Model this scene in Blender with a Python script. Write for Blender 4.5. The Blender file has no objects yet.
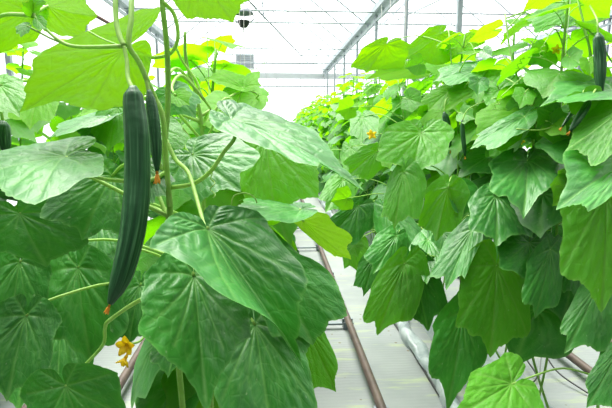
import bpy, math, random
import numpy as np
from mathutils import Vector, Matrix

random.seed(7)
scene = bpy.context.scene
COL = scene.collection
PI = math.pi

# ------------------------------------------------------------------ camera frame
CAM = Vector((0, 0, 1.6))
YAW, PIT, F = math.radians(3.7), math.radians(9.0), 480.0
fwd = Vector((math.sin(YAW)*math.cos(PIT), math.cos(YAW)*math.cos(PIT), -math.sin(PIT)))
rgt = Vector((math.cos(YAW), -math.sin(YAW), 0))
upv = rgt.cross(fwd)

def P(px, py, d):
    return CAM + d*(fwd + rgt*((px-306)/F) + upv*((204-py)/F))

# ------------------------------------------------------------------ node helpers
def mat_new(name):
    m = bpy.data.materials.new(name); m.use_nodes = True
    nt = m.node_tree; nt.nodes.clear()
    out = nt.nodes.new('ShaderNodeOutputMaterial')
    return m, nt, out

def N(nt, kind, **kw):
    n = nt.nodes.new(kind)
    for k, v in kw.items():
        if k in n.inputs.keys():
            n.inputs[k].default_value = v
        else:
            setattr(n, k, v)
    return n

def ramp(nt, stops):
    r = nt.nodes.new('ShaderNodeValToRGB')
    cr = r.color_ramp
    while len(cr.elements) < len(stops): cr.elements.new(0.5)
    for e, (p, c) in zip(cr.elements, stops):
        e.position = p; e.color = (*c, 1)
    return r

def mixc(nt, fac, a, b, mode='MIX'):
    m = nt.nodes.new('ShaderNodeMix'); m.data_type = 'RGBA'; m.blend_type = mode
    for sock, v in ((m.inputs[0], fac), (m.inputs[6], a), (m.inputs[7], b)):
        if hasattr(v, 'links'): nt.links.new(v, sock)
        elif isinstance(v, (int, float)): sock.default_value = v
        else: sock.default_value = (*v, 1)
    return m.outputs[2]

def leaf_mat(name, dark, light, trans, vein, tfac, rough, bump=0.35, spec=0.5, sheen=0.25):
    m, nt, out = mat_new(name); L = nt.links.new
    uv = N(nt, 'ShaderNodeUVMap'); uv.uv_map = 'UVMap'
    oi = N(nt, 'ShaderNodeObjectInfo')
    # cells between the fine veins
    dist = N(nt, 'ShaderNodeTexNoise', Scale=5.0, Detail=1.0)
    L(uv.outputs[0], dist.inputs['Vector'])
    wob = mixc(nt, 0.06, uv.outputs[0], dist.outputs['Color'], 'ADD')
    vo = N(nt, 'ShaderNodeTexVoronoi', feature='DISTANCE_TO_EDGE', Scale=15.0)
    L(wob, vo.inputs['Vector'])
    cell = ramp(nt, [(0.0, (0, 0, 0)), (0.10, (1, 1, 1))]); L(vo.outputs['Distance'], cell.inputs[0])
    no = N(nt, 'ShaderNodeTexNoise', Scale=3.2, Detail=4.0)
    off = N(nt, 'ShaderNodeVectorMath', operation='ADD'); L(uv.outputs[0], off.inputs[0])
    comb = N(nt, 'ShaderNodeCombineXYZ')
    mul = N(nt, 'ShaderNodeMath', operation='MULTIPLY'); mul.inputs[1].default_value = 37.0
    L(oi.outputs['Random'], mul.inputs[0]); L(mul.outputs[0], comb.inputs[0]); L(comb.outputs[0], off.inputs[1])
    L(off.outputs[0], no.inputs['Vector'])
    pat = ramp(nt, [(0.32, (0, 0, 0)), (0.68, (1, 1, 1))]); L(no.outputs['Fac'], pat.inputs[0])
    c = mixc(nt, pat.outputs[0], dark, light)
    # each leaf its own shade of green
    rr = ramp(nt, [(0.0, (0.80, 0.86, 0.86)), (0.5, (1, 1, 1)), (1.0, (1.18, 1.10, 1.0))]); L(oi.outputs['Random'], rr.inputs[0])
    c = mixc(nt, 1.0, c, rr.outputs[0], 'MULTIPLY')
    inv = N(nt, 'ShaderNodeMath', operation='SUBTRACT'); inv.inputs[0].default_value = 1.0
    L(cell.outputs[0], inv.inputs[1])
    fv = N(nt, 'ShaderNodeMath', operation='MULTIPLY'); fv.inputs[1].default_value = 0.12
    L(inv.outputs[0], fv.inputs[0])
    c = mixc(nt, fv.outputs[0], c, vein)
    at = N(nt, 'ShaderNodeAttribute'); at.attribute_name = 'vein'
    av = N(nt, 'ShaderNodeMath', operation='MULTIPLY'); av.inputs[1].default_value = 0.75
    L(at.outputs['Fac'], av.inputs[0])
    c = mixc(nt, av.outputs[0], c, vein)
    # small pale blemishes
    sp = N(nt, 'ShaderNodeTexNoise', Scale=26.0, Detail=2.0); L(off.outputs[0], sp.inputs['Vector'])
    sr = ramp(nt, [(0.70, (0, 0, 0)), (0.76, (1, 1, 1))]); L(sp.outputs['Fac'], sr.inputs[0])
    sf = N(nt, 'ShaderNodeMath', operation='MULTIPLY'); sf.inputs[1].default_value = 0.35
    L(sr.outputs[0], sf.inputs[0])
    c = mixc(nt, sf.outputs[0], c, (0.42, 0.50, 0.30))
    bmp = N(nt, 'ShaderNodeBump', Strength=bump, Distance=0.006)
    bh = N(nt, 'ShaderNodeMath', operation='ADD'); L(cell.outputs[0], bh.inputs[0])
    fine = N(nt, 'ShaderNodeTexNoise', Scale=60.0, Detail=1.0); L(uv.outputs[0], fine.inputs['Vector'])
    fm = N(nt, 'ShaderNodeMath', operation='MULTIPLY'); fm.inputs[1].default_value = 0.6
    L(fine.outputs['Fac'], fm.inputs[0]); L(fm.outputs[0], bh.inputs[1])
    L(bh.outputs[0], bmp.inputs['Height'])
    pb = N(nt, 'ShaderNodeBsdfPrincipled', Roughness=rough)
    pb.inputs['Specular IOR Level'].default_value = spec
    pb.inputs['Sheen Weight'].default_value = sheen; pb.inputs['Sheen Roughness'].default_value = .45
    pb.inputs['Sheen Tint'].default_value = (.80, 1.0, .88, 1)
    L(c, pb.inputs['Base Color']); L(bmp.outputs[0], pb.inputs['Normal'])
    tr = N(nt, 'ShaderNodeBsdfTranslucent')
    tc = mixc(nt, 1.0, trans, rr.outputs[0], 'MULTIPLY')
    tv = N(nt, 'ShaderNodeMath', operation='MULTIPLY'); tv.inputs[1].default_value = 0.5
    L(at.outputs['Fac'], tv.inputs[0])
    tc = mixc(nt, tv.outputs[0], tc, tuple(v*0.55 for v in trans))
    L(tc, tr.inputs['Color']); L(bmp.outputs[0], tr.inputs['Normal'])
    mx = N(nt, 'ShaderNodeMixShader'); mx.inputs[0].default_value = tfac
    L(pb.outputs[0], mx.inputs[1]); L(tr.outputs[0], mx.inputs[2]); L(mx.outputs[0], out.inputs[0])
    return m

def plain(name, col, rough=0.5, metal=0.0, noise=0.0, nscale=20.0, col2=None, trans=None, coords='Object', bump=0.0, spec=0.5):
    m, nt, out = mat_new(name); L = nt.links.new
    pb = N(nt, 'ShaderNodeBsdfPrincipled', Roughness=rough, Metallic=metal)
    pb.inputs['Specular IOR Level'].default_value = spec
    tc = N(nt, 'ShaderNodeTexCoord')
    no = N(nt, 'ShaderNodeTexNoise', Scale=nscale, Detail=4.0); L(tc.outputs[coords], no.inputs['Vector'])
    if col2 is None: col2 = tuple(v*(1-noise) for v in col)
    r = ramp(nt, [(0.35, col), (0.65, col2)]); L(no.outputs['Fac'], r.inputs[0])
    L(r.outputs[0], pb.inputs['Base Color'])
    if bump:
        b = N(nt, 'ShaderNodeBump', Strength=bump, Distance=0.004); L(no.outputs['Fac'], b.inputs['Height']); L(b.outputs[0], pb.inputs['Normal'])
    if trans:
        t = N(nt, 'ShaderNodeBsdfTranslucent'); t.inputs[0].default_value = (*trans, 1)
        mx = N(nt, 'ShaderNodeMixShader'); mx.inputs[0].default_value = 0.5 if 'petal' in name else 0.35
        L(pb.outputs[0], mx.inputs[1]); L(t.outputs[0], mx.inputs[2]); L(mx.outputs[0], out.inputs[0])
    else:
        L(pb.outputs[0], out.inputs[0])
    return m

M = {}
M['leaf'] = leaf_mat('leaf_mature', (0.009, 0.118, 0.010), (0.036, 0.250, 0.022), (0.07, 0.36, 0.004), (0.14, 0.36, 0.07), 0.22, 0.46, 0.11, .5, .05)
M['leaf_mid'] = leaf_mat('leaf_green', (0.036, 0.200, 0.008), (0.078, 0.320, 0.014), (0.21, 0.66, 0.004), (0.17, 0.38, 0.06), 0.38, 0.50, 0.16, .40, .03)
M['leaf_young'] = leaf_mat('leaf_young', (0.075, 0.28, 0.006), (0.13, 0.37, 0.010), (0.29, 0.78, 0.004), (0.20, 0.46, 0.03), 0.52, 0.6, 0.12, 0.3, .05)
M['leaf_backlit'] = leaf_mat('leaf_backlit', (0.12, 0.31, 0.004), (0.19, 0.41, 0.005), (0.45, 0.88, 0.001), (0.24, 0.46, 0.03), 0.76, 0.65, 0.10, 0.15, 0)  # copy of the young leaf, backlit glow put into its yellower colour
M['stem'] = plain('stem_green', (0.22, 0.44, 0.06), 0.55, nscale=60, col2=(0.30, 0.54, 0.11), trans=(0.3, 0.55, 0.08))
M['stem_light'] = plain('stem_pale_green', (0.34, 0.60, 0.10), 0.55, nscale=60, col2=(0.44, 0.68, 0.18), trans=(0.4, 0.65, 0.15))
M['petal'] = plain('petal_yellow', (0.98, 0.74, 0.02), 0.5, nscale=80, col2=(0.96, 0.64, 0.01), trans=(0.99, 0.85, 0.03))
M['withered'] = plain('petal_withered_orange', (0.95, 0.55, 0.09), 0.6, nscale=90, col2=(0.85, 0.40, 0.05), trans=(0.98, 0.65, 0.12))
M['twine'] = plain('white_twine', (0.75, 0.74, 0.68), 0.7, noise=0.15)
M['steel'] = plain('galvanised_steel', (0.44, 0.50, 0.54), 0.55, 0.15, noise=0.2, nscale=6)
M['steel_dark'] = plain('grey_steel', (0.26, 0.30, 0.33), 0.5, 0.2, noise=0.2, nscale=6)
M['rust'] = plain('rusty_brown_pipe', (0.125, 0.088, 0.072), 0.55, 0.1, nscale=9, col2=(0.075, 0.052, 0.045), bump=0.2)
M['redpipe'] = plain('brown_painted_bar', (0.16, 0.055, 0.045), 0.7, noise=0.3, nscale=12)
M['film'] = plain('white_plastic_film', (0.42, 0.47, 0.48), 0.35, nscale=14, col2=(0.22, 0.27, 0.28), bump=1.0)
M['dark'] = plain('black_rubber', (0.02, 0.02, 0.022), 0.5, noise=0.3)
M['steel_pale'] = plain('white_painted_steel', (0.66, 0.70, 0.72), 0.5, noise=.12, nscale=3)
M['ventgrey'] = plain('vent_grey', (0.45, 0.48, 0.50), 0.6, noise=0.1)

def cucumber_mat():
    m, nt, out = mat_new('cucumber_skin'); L = nt.links.new
    uv = N(nt, 'ShaderNodeUVMap'); uv.uv_map = 'UVMap'
    mp = N(nt, 'ShaderNodeMapping'); mp.inputs['Scale'].default_value = (22, 2.2, 1)
    L(uv.outputs[0], mp.inputs[0])
    no = N(nt, 'ShaderNodeTexNoise', Scale=1.0, Detail=3.0); L(mp.outputs[0], no.inputs['Vector'])
    r = ramp(nt, [(0.32, (0.008, 0.045, 0.014)), (0.52, (0.020, 0.095, 0.030)), (0.70, (0.085, 0.220, 0.095))]); L(no.outputs['Fac'], r.inputs[0])
    vo = N(nt, 'ShaderNodeTexVoronoi', Scale=1.0); mp2 = N(nt, 'ShaderNodeMapping'); mp2.inputs['Scale'].default_value = (14, 30, 1)
    L(uv.outputs[0], mp2.inputs[0]); L(mp2.outputs[0], vo.inputs['Vector'])
    b = N(nt, 'ShaderNodeBump', Strength=0.35, Distance=0.002); L(no.outputs['Fac'], b.inputs['Height'])
    b2 = N(nt, 'ShaderNodeBump', Strength=0.2, Distance=0.002); L(vo.outputs['Distance'], b2.inputs['Height']); L(b.outputs[0], b2.inputs['Normal'])
    pb = N(nt, 'ShaderNodeBsdfPrincipled', Roughness=0.42); pb.inputs['Specular IOR Level'].default_value = 0.32
    L(r.outputs[0], pb.inputs['Base Color']); L(b2.outputs[0], pb.inputs['Normal']); L(pb.outputs[0], out.inputs[0])
    return m
M['cuke'] = cucumber_mat()

def floor_mat():
    m, nt, out = mat_new('white_ground_cover'); L = nt.links.new
    tc = N(nt, 'ShaderNodeTexCoord')
    n1 = N(nt, 'ShaderNodeTexNoise', Scale=2.2, Detail=5.0); L(tc.outputs['Object'], n1.inputs['Vector'])
    base = ramp(nt, [(0.3, (0.20, 0.225, 0.225)), (0.7, (0.28, 0.30, 0.297))]); L(n1.outputs['Fac'], base.inputs[0])
    # algae, combed across the aisle
    mp = N(nt, 'ShaderNodeMapping'); mp.inputs['Scale'].default_value = (.9, 5.0, 1); L(tc.outputs['Object'], mp.inputs[0])
    n2 = N(nt, 'ShaderNodeTexNoise', Scale=2.0, Detail=5.0, Roughness=0.65); L(mp.outputs[0], n2.inputs['Vector'])
    al = ramp(nt, [(0.54, (0, 0, 0)), (0.70, (1, 1, 1))]); L(n2.outputs['Fac'], al.inputs[0])
    af = N(nt, 'ShaderNodeMath', operation='MULTIPLY'); af.inputs[1].default_value = 0.75; L(al.outputs[0], af.inputs[0])
    c = mixc(nt, af.outputs[0], base.outputs[0], (0.36, 0.44, 0.20))
    # crumbs and drops
    n3 = N(nt, 'ShaderNodeTexVoronoi', Scale=7.0); L(tc.outputs['Object'], n3.inputs['Vector'])
    dr = ramp(nt, [(0.06, (1, 1, 1)), (0.085, (0, 0, 0))]); L(n3.outputs['Distance'], dr.inputs[0])
    c = mixc(nt, dr.outputs[0], c, (0.14, 0.12, 0.07))
    wv = N(nt, 'ShaderNodeTexWave', wave_type='BANDS', bands_direction='Y', Scale=9.0, Distortion=2.5, Detail=2.0); L(tc.outputs['Object'], wv.inputs['Vector'])
    b = N(nt, 'ShaderNodeBump', Strength=0.08, Distance=0.01); L(wv.outputs['Fac'], b.inputs['Height'])
    pb = N(nt, 'ShaderNodeBsdfPrincipled', Roughness=0.6); L(c, pb.inputs['Base Color']); L(b.outputs[0], pb.inputs['Normal'])
    L(pb.outputs[0], out.inputs[0])
    return m
M['floor'] = floor_mat()

def glazing_mat():
    m, nt, out = mat_new('hazy_white_glazing'); L = nt.links.new
    t = N(nt, 'ShaderNodeBsdfTransparent'); t.inputs[0].default_value = (0.97, 0.985, 0.99, 1)
    d = N(nt, 'ShaderNodeBsdfTranslucent'); d.inputs[0].default_value = (0.93, 0.95, 0.96, 1)
    mx = N(nt, 'ShaderNodeMixShader'); mx.inputs[0].default_value = 0.30
    L(t.outputs[0], mx.inputs[1]); L(d.outputs[0], mx.inputs[2]); L(mx.outputs[0], out.inputs[0])
    return m
M['glazing'] = glazing_mat()

# ------------------------------------------------------------------ object helpers
def new_obj(name, me, mat=None, parent=None, loc=None):
    if mat is not None and not me.materials: me.materials.append(mat)
    o = bpy.data.objects.new(name, me); COL.objects.link(o)
    if parent is not None: o.parent = parent
    if loc is not None: o.location = loc
    return o

def thing(name, label, cat, loc=(0, 0, 0), group=None):
    o = bpy.data.objects.new(name, None); COL.objects.link(o); o.location = loc
    o.empty_display_size = 0.1
    return tag(o, label, cat, group)

def tag(o, label=None, cat=None, group=None, kind=None):
    if label: o['label'] = label
    if cat: o['category'] = cat
    if group: o['group'] = group
    if kind: o['kind'] = kind
    return o

def mesh(name, vs, fs, smooth=True, uv=None, vein=None):
    me = bpy.data.meshes.new(name)
    me.from_pydata([tuple(v) for v in vs], [], fs); me.update()
    if smooth: me.polygons.foreach_set('use_smooth', [True]*len(me.polygons))
    if uv is not None:
        lay = me.uv_layers.new(name='UVMap')
        idx = np.empty(len(me.loops), dtype=np.int32); me.loops.foreach_get('vertex_index', idx)
        lay.data.foreach_set('uv', np.asarray(uv, dtype=np.float32)[idx].ravel())
    if vein is not None:
        a = me.attributes.new('vein', 'FLOAT', 'POINT'); a.data.foreach_set('value', np.asarray(vein, dtype=np.float32))
    return me

def catmull(pts, n):
    pts = [Vector(p) for p in pts]
    if len(pts) < 3 or n <= 1: return pts
    out = []
    ext = [pts[0]*2-pts[1]] + pts + [pts[-1]*2-pts[-2]]
    for i in range(1, len(ext)-2):
        a, b, c, d = ext[i-1:i+3]
        for k in range(n):
            t = k/n
            out.append(0.5*((2*b)+(c-a)*t+(2*a-5*b+4*c-d)*t*t+(3*b-a-3*c+d)*t**3))
    out.append(pts[-1]); return out

def tube_geo(path, rad, seg=8, ridge=None):
    """vs, fs, uv of a closed tube; rad: number, or a function of 0..1"""
    vs, fs, uv = [], [], []
    n = len(path)
    t0 = (path[1]-path[0]).normalized()
    ref = Vector((0, 0, 1)) if abs(t0.z) < 0.9 else Vector((1, 0, 0))
    nrm = t0.cross(ref).normalized()
    for i, p in enumerate(path):
        t = (path[min(i+1, n-1)]-path[max(i-1, 0)]).normalized()
        nrm = (nrm - t*nrm.dot(t)).normalized(); b = t.cross(nrm)
        f = i/(n-1); r = rad(f) if callable(rad) else rad
        for k in range(seg):
            a = 2*PI*k/seg
            rr = r*(1+(ridge(a, f) if ridge else 0))
            vs.append(p+(nrm*math.cos(a)+b*math.sin(a))*rr); uv.append((k/seg if k <= seg/2 else 1-k/seg, f))
    for i in range(n-1):
        for k in range(seg):
            fs.append((i*seg+k, i*seg+(k+1) % seg, (i+1)*seg+(k+1) % seg, (i+1)*seg+k))
    fs.append(tuple(range(seg-1, -1, -1))); fs.append(tuple(range((n-1)*seg, n*seg)))
    return vs, fs, uv

def tube(name, pts, rad, mat, parent=None, seg=8, sm=5, loc=None):
    path = catmull(pts, sm)
    o0 = Vector(loc) if loc is not None else Vector((0, 0, 0))
    vs, fs, uv = tube_geo([p-o0 for p in path], rad, seg)
    rel = o0-parent.matrix_basis.translation if parent is not None else o0
    return new_obj(name, mesh(name, vs, fs, True, uv), mat, parent, rel)

def box_geo(lo, hi, vs, fs):
    b = len(vs)
    for x in (lo[0], hi[0]):
        for y in (lo[1], hi[1]):
            for z in (lo[2], hi[2]): vs.append((x, y, z))
    for f in ((0, 1, 3, 2), (4, 6, 7, 5), (0, 4, 5, 1), (2, 3, 7, 6), (0, 2, 6, 4), (1, 5, 7, 3)): fs.append(tuple(b+i for i in f))

def box(name, lo, hi, mat, parent=None, bev=0.0):
    vs, fs = [], []; box_geo(lo, hi, vs, fs)
    o = new_obj(name, mesh(name, vs, fs, False), mat, parent)
    if bev:
        md = o.modifiers.new('bevel', 'BEVEL'); md.width = bev; md.segments = 2
    return o

# ------------------------------------------------------------------ leaves
OUT_A = [0, 8, 18, 30, 42, 53, 62, 74, 86, 98, 110, 124, 140, 154, 166, 174, 178]
OUT_R = [1.0, .88, .80, .79, .83, .88, .82, .74, .73, .77, .69, .56, .47, .39, .29, .18, .04]
VEINS = [(0, .95), (28, .70), (-28, .70), (53, .80), (-53, .80), (98, .68), (-98, .68), (140, .45), (-140, .45)]

def leaf_grid(seed, nth, nr, teeth=True, amp=1.0):
    """local u, v, w, vein weight of a lobed cucumber leaf; the stalk joins at 0,0 and the tip is at v = 1"""
    rs = np.random.RandomState(seed)
    th = np.radians(np.linspace(-178, 178, nth))
    jit = rs.uniform(-.045, .045, len(OUT_A)); jit2 = rs.uniform(-.045, .045, len(OUT_A)); jit[0] = jit2[0] = 0
    ro = np.where(th >= 0, np.interp(np.degrees(np.abs(th)), OUT_A, np.array(OUT_R)+jit), np.interp(np.degrees(np.abs(th)), OUT_A, np.array(OUT_R)+jit2))
    if teeth:
        ph = rs.uniform(0, 6)
        ro = ro*(1+0.016*np.abs(np.sin(th*23+ph))-0.008+rs.uniform(-.005, .005, nth))
    fr = np.linspace(0, 1, nr+1)[1:]**0.85
    u = np.concatenate([[0], (fr[:, None]*ro[None, :]*np.sin(th)[None, :]).ravel()])
    v = np.concatenate([[0], (fr[:, None]*ro[None, :]*np.cos(th)[None, :]).ravel()])
    q = np.stack([u, v], 1)
    def segdist(a, b):
        d = b-a; t = np.clip(((q-a)@d)/(d@d), 0, 1)
        return np.hypot(*(q-a-t[:, None]*d).T), t
    best = np.full(len(q), 9.0); wv = np.zeros(len(q)); wv2 = np.zeros(len(q))
    for a, ln in VEINS:
        ar = math.radians(a); d = np.array([math.sin(ar), math.cos(ar)])
        dd, t = segdist(np.zeros(2), d*ln); best = np.minimum(best, dd)
        wv = np.maximum(wv, np.exp(-(dd/(.017*(1-.6*t)))**2))
        for s in (.3, .5, .7):
            for sg in (-1, 1):
                ar2 = ar+sg*math.radians(42); d2 = np.array([math.sin(ar2), math.cos(ar2)])
                d3, t3 = segdist(d*ln*s, d*ln*s+d2*ln*.34)
                wv2 = np.maximum(wv2, np.exp(-(d3/(.013*(1-.5*t3)))**2)); best = np.minimum(best, d3*1.3+.012)
    r = np.hypot(u, v); thv = np.arctan2(u, v)
    w = amp*(.026*(1-np.exp(-best/.045)))*np.clip(r/.15, 0, 1)
    phs = rs.uniform(0, 6, 4)
    w += amp*.016*np.sin(thv*4+phs[0])*r**3+amp*.010*np.sin(thv*9+phs[1])*r**4
    w += amp*.006*np.sin(u*19+phs[2])*np.sin(v*17+phs[3])
    faces = []
    for k in range(nth-1): faces.append((0, 1+k+1, 1+k))
    for j in range(nr-1):
        for k in range(nth-1):
            a = 1+j*nth+k; faces.append((a, a+1, a+nth+1, a+nth))
    ve = np.maximum(wv, .45*wv2); ve[-nth:] = np.maximum(ve[-nth:], .75)
    return u, v, w, ve, faces

def leaf_from_points(B, T, L, R, seed, nth=97, nr=16, arch=.16, curl=.16, amp=1.0, back=.85):
    u, v, w, ve, fs = leaf_grid(seed, nth, nr, True, amp)
    v = np.where(v < 0, v*back, v)
    D = T-B
    # a side is one point half-way down the blade, or a pair: the upper lobe and the lobe beside the stalk
    def sides(q):
        if isinstance(q, Vector):
            c = (q-B-D*.25)/.75; return c, c, c
        up, lo = (q[0]-B-D*.55)/.735, (q[1]-B+D*.10)/.75
        return (up+lo)*.5, up, lo
    Sp, Spu, Spl = sides(R); Sm, Smu, Sml = sides(L)
    tv = np.clip((v+.10)/.65, -.35, 1.5)[:, None]
    SP = np.array(Spl)*(1-tv)+np.array(Spu)*tv; SM = np.array(Sml)*(1-tv)+np.array(Smu)*tv
    nrm = (Sp-Sm).cross(D).normalized()
    ln = D.length*.5+(Sp-Sm).length*.25
    eps = .10; a = np.sqrt(u*u+eps*eps)-eps
    w = w+arch*v*(1-v)*(v > 0)+arch*.6*v*(v <= 0)*1.0*0.3+curl*np.abs(u)*(.75-np.abs(u))
    A, Bc = (SP-SM)/2, (SP+SM)/2
    pos = v[:, None]*np.array(D)+u[:, None]*A+a[:, None]*Bc+w[:, None]*ln*np.array(nrm)
    return mesh('leaf', pos, fs, True, np.stack([u*.5+.5, v*.5+.5], 1), ve)

# ------------------------------------------------------------------ hero plants
def root_of(o): return o.matrix_basis.translation

class Plant:
    def __init__(s, label, base, group=None):
        s.e = thing('cucumber_plant', label, 'cucumber plant', base, group); s.base = Vector(base); s.path = []
    def stem(s, pts, r, mat='stem', name='stem'):
        o = tube(name, pts, r, M[mat], s.e, 10, 6, loc=s.base)
        s.path += catmull(pts, 12)
        return o
    def leaf(s, B, T, L, R, mat, seed, pet=None, **kw):
        B, T, L, R = (P(*q) if not isinstance(q[0], tuple) else (P(*q[0]), P(*q[1])) for q in (B, T, L, R))
        o = new_obj('leaf', leaf_from_points(B, T, L, R, seed, **kw), M[mat], s.e, B-s.base)
        if pet is False: return o
        if pet is None:
            below = sorted(s.path, key=lambda q: (q-B).length+abs(q.z-B.z+.08)*.6)[0]
            D = (T-B); mid = (B+below)*.5+Vector((0, 0, .035))-D.normalized()*.03
            pts = [B, B*.75+mid*.25-D.normalized()*.02, mid, below]
        else:
            pts = [B]+[P(*q) for q in pet]
        vs, fs, uv = tube_geo([p-B for p in catmull(pts, 5)], lambda f: .0028+.0012*f, 7)
        new_obj('petiole', mesh('petiole', vs, fs, True, uv), M['stem_light'], o, (0, 0, 0))
        return o
    def tube(s, name, pts, r, mat, seg=7): return tube(name, pts, r, M[mat], s.e, seg, 6, loc=s.base)

def cucumber_mesh(pts, radii, seg=28, ridges=9):
    path = catmull(pts, 8); n = len(path)
    xs = np.linspace(0, 1, len(radii))
    def rad(f): return float(np.interp(f, xs, radii))
    vs, fs, uv = tube_geo(path, rad, seg, lambda a, f: .035*math.cos(a*ridges)+.012*math.sin(f*40+a*3))
    return mesh('cucumber', vs, fs, True, uv)

def petal_flower(name, c, ax, size, mat, parent, off, closed=0.0, seed=1):
    """five petals around an axis; closed 1 gives a withered tuft"""
    rs = random.Random(seed); vs, fs = [], []
    ax = ax.normalized(); x = ax.cross(Vector((0.3, 0.2, 1))).normalized(); y = ax.cross(x)
    for k in range(5):
        a = 2*PI*k/5+rs.uniform(-.2, .2); b = len(vs)
        d = x*math.cos(a)+y*math.sin(a); sd = ax.cross(d)
        sp = (1-closed)*.95+.16; rows = 6
        for i in range(rows):
            t = i/(rows-1); wd = size*.36*math.sin(PI*(.12+.80*t))*(1-.45*closed)
            ctr = d*size*(sp*t+.06)+ax*size*((.55*t-.5*t*t*(1-closed))*1+closed*.75*t)+d*rs.uniform(-.05, .05)*size
            for q in (-1, 0, 1): vs.append(ctr+sd*wd*q+ax*size*.10*abs(q)*(1-t*.4)+d*(-.05*size*abs(q)))
        for i in range(rows-1):
            for q in (0, 1): fs.append((b+i*3+q, b+i*3+q+1, b+i*3+4+q, b+i*3+3+q))
    b = len(vs)
    tv, tf, _ = tube_geo([ax*-size*.30, ax*-size*.1, ax*size*.12], lambda f: size*(.10+.07*f), 8)
    vs += tv; fs += [tuple(b+i for i in f) for f in tf]
    o = new_obj(name, mesh(name, vs, fs), mat, parent, c-off)
    md = o.modifiers.new('thick', 'SOLIDIFY'); md.thickness = size*.02
    return o

def add_cucumber(pl, pts, radii, ped=None, flower=.012, seed=3):
    pts = [P(*q) for q in pts]; c0 = pts[0]
    o = new_obj('cucumber', cucumber_mesh([p-c0 for p in pts], radii), M['cuke'], pl.e, c0-pl.base)
    if ped:
        pp = [Vector((0, 0, -.006))]+[P(*q)-c0 for q in ped]
        vs, fs, uv = tube_geo(catmull(pp, 6), lambda f: .0036-.0006*f, 8)
        new_obj('fruit_stalk', mesh('fruit_stalk', vs, fs, True, uv), M['stem_light'], o, (0, 0, 0))
    if flower:
        ax = (pts[-1]-pts[-2]).normalized()
        f = petal_flower('withered_flower', pts[-1]+ax*.002, ax, flower, M['withered'], o, c0, .85, seed)
    return o

def helix(a, b, turns, r, n=26, taper=True):
    a, b = Vector(a), Vector(b); d = (b-a).normalized()
    x = d.cross(Vector((.2, .9, .1))).normalized(); y = d.cross(x)
    return [a+(b-a)*(i/n)+(x*math.cos(2*PI*turns*i/n)+y*math.sin(2*PI*turns*i/n))*r*(min(1, 3*i/n)) for i in range(n+1)]

LEFT_X, RIGHT_X = -0.20, 1.24
# --- plant nearest the camera, with the long cucumber
A = Plant('nearest cucumber plant on the left, carrying the long dark cucumber in front', (-0.185, 0.86, 0.16))
A.stem([(-0.185, 0.86, 0.16), (-.17, .86, .7), P(176, 330, .86), P(170, 210, .84), P(165, 150, .84), P(168, 100, .85), P(167, 50, .85), P(163, 10, .85), P(158, -40, .86)], lambda f: .0058-.0012*f)
A.stem([P(170, 206, .83), P(166, 160, .80), P(163, 118, .79), P(155, 98, .79), P(147, 80, .78), P(139, 62, .77), P(129, 45, .76), P(131, 20, .77), P(134, -12, .80), P(150, -40, .85)], lambda f: .0043, 'stem_light', 'side_shoot')
A.stem([P(125, 46, .755), P(100, 47, .77), P(72, 46, .79), P(56, 38, .80), P(42, 25, .81), P(34, 15, .82), P(30, -2, .83)], lambda f: .0036-.0018*f, 'stem_light', 'side_shoot')
A.stem([P(124, 46, .752), P(119, 34, .76), P(116, 18, .77), P(117, -10, .79), P(130, -40, .85)], lambda f: .0042, 'stem_light', 'side_shoot')
A.tube('tendril', [P(62, 43, .80), P(50, 38, .80), P(35, 30, .80), P(27, 26, .80)], .0017, 'stem_light')
A.tube('tendril', [P(88, 31, .82), P(103, 39, .80), P(118, 45, .77)], .0014, 'stem_light')
A.tube('tendril', helix(P(212, 172, .80), P(213, 198, .80), 2.2, .004), .0010, 'stem_light', 5)
A.tube('tendril', [P(231, 205, .78), P(234, 196, .78), P(245, 193, .78), P(254, 197, .78), P(257, 203, .78)], .0011, 'stem_light', 5)
add_cucumber(A, [(133, 86, .72), (134, 104, .72), (137, 135, .715), (137.5, 180, .71), (135, 215, .70), (130, 245, .695), (121, 278, .69), (110, 304, .685)],
             [.005, .0135, .0155, .0170, .0178, .0182, .0184, .0184, .0182, .0178, .0172, .0162, .0145, .0105, .004],
             [(128, 78, .735), (127, 62, .745), (124, 46, .752)], .011, 5)
add_cucumber(A, [(149, 90, .775), (153, 115, .772), (156, 145, .77), (157, 171, .767)], [.003, .0075, .0090, .0096, .0096, .0094, .0085, .0064, .0030],
             [(147, 83, .778), (145, 76, .779)], .016, 8)
yf = petal_flower('flower', P(128, 345, .78), Vector((-.2, -1, .2)), .021, M['petal'], A.e, A.base, .35, 11)
yf2 = petal_flower('flower', P(126, 357, .775), Vector((-.3, -.7, -.7)), .018, M['petal'], A.e, A.base, .5, 12)
A.tube('flower_stalk', [P(130, 344, .785), P(140, 341, .80), P(150, 330, .83), P(172, 318, .86)], .0020, 'stem_light')
# its leaves: (base, tip, left, right) as pixel + distance
A.leaf((124, 50, .86), (20, 113, .80), ((86, 115, .78), (142, 106, .81)), ((32, 56, .90), (142, 12, .94)), 'leaf_backlit', 21, [(140, 57, .86), (160, 57, .86), (172, 52, .86), (178, 36, .86), (174, 14, .86), (163, 2, .85)], arch=.05, curl=.05, nth=121, nr=22)
A.leaf((48, 6, .98), (97, 15, .93), (62, 34, .93), (70, -14, 1.04), 'leaf_backlit', 23, [(40, 10, .95), (34, 12, .85)], amp=.7)
A.leaf((195, -32, .80), (233, 22, .76), (176, 4, .76), (246, -18, .80), 'leaf_backlit', 24, [(180, -34, .82), (162, -30, .855)], nth=121, nr=20, amp=.6, arch=.05, curl=.05)
A.leaf((208, 229, .67), (303, 368, .60), ((313, 286, .605), (262, 214, .69)), ((247, 314, .53), (143, 244, .575)), 'leaf', 31, [(202, 217, .70), (196, 196, .75), (188, 172, .80), (176, 160, .83), (166, 140, .84)], nth=161, nr=28, arch=.10, curl=.22, back=.45)
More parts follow.
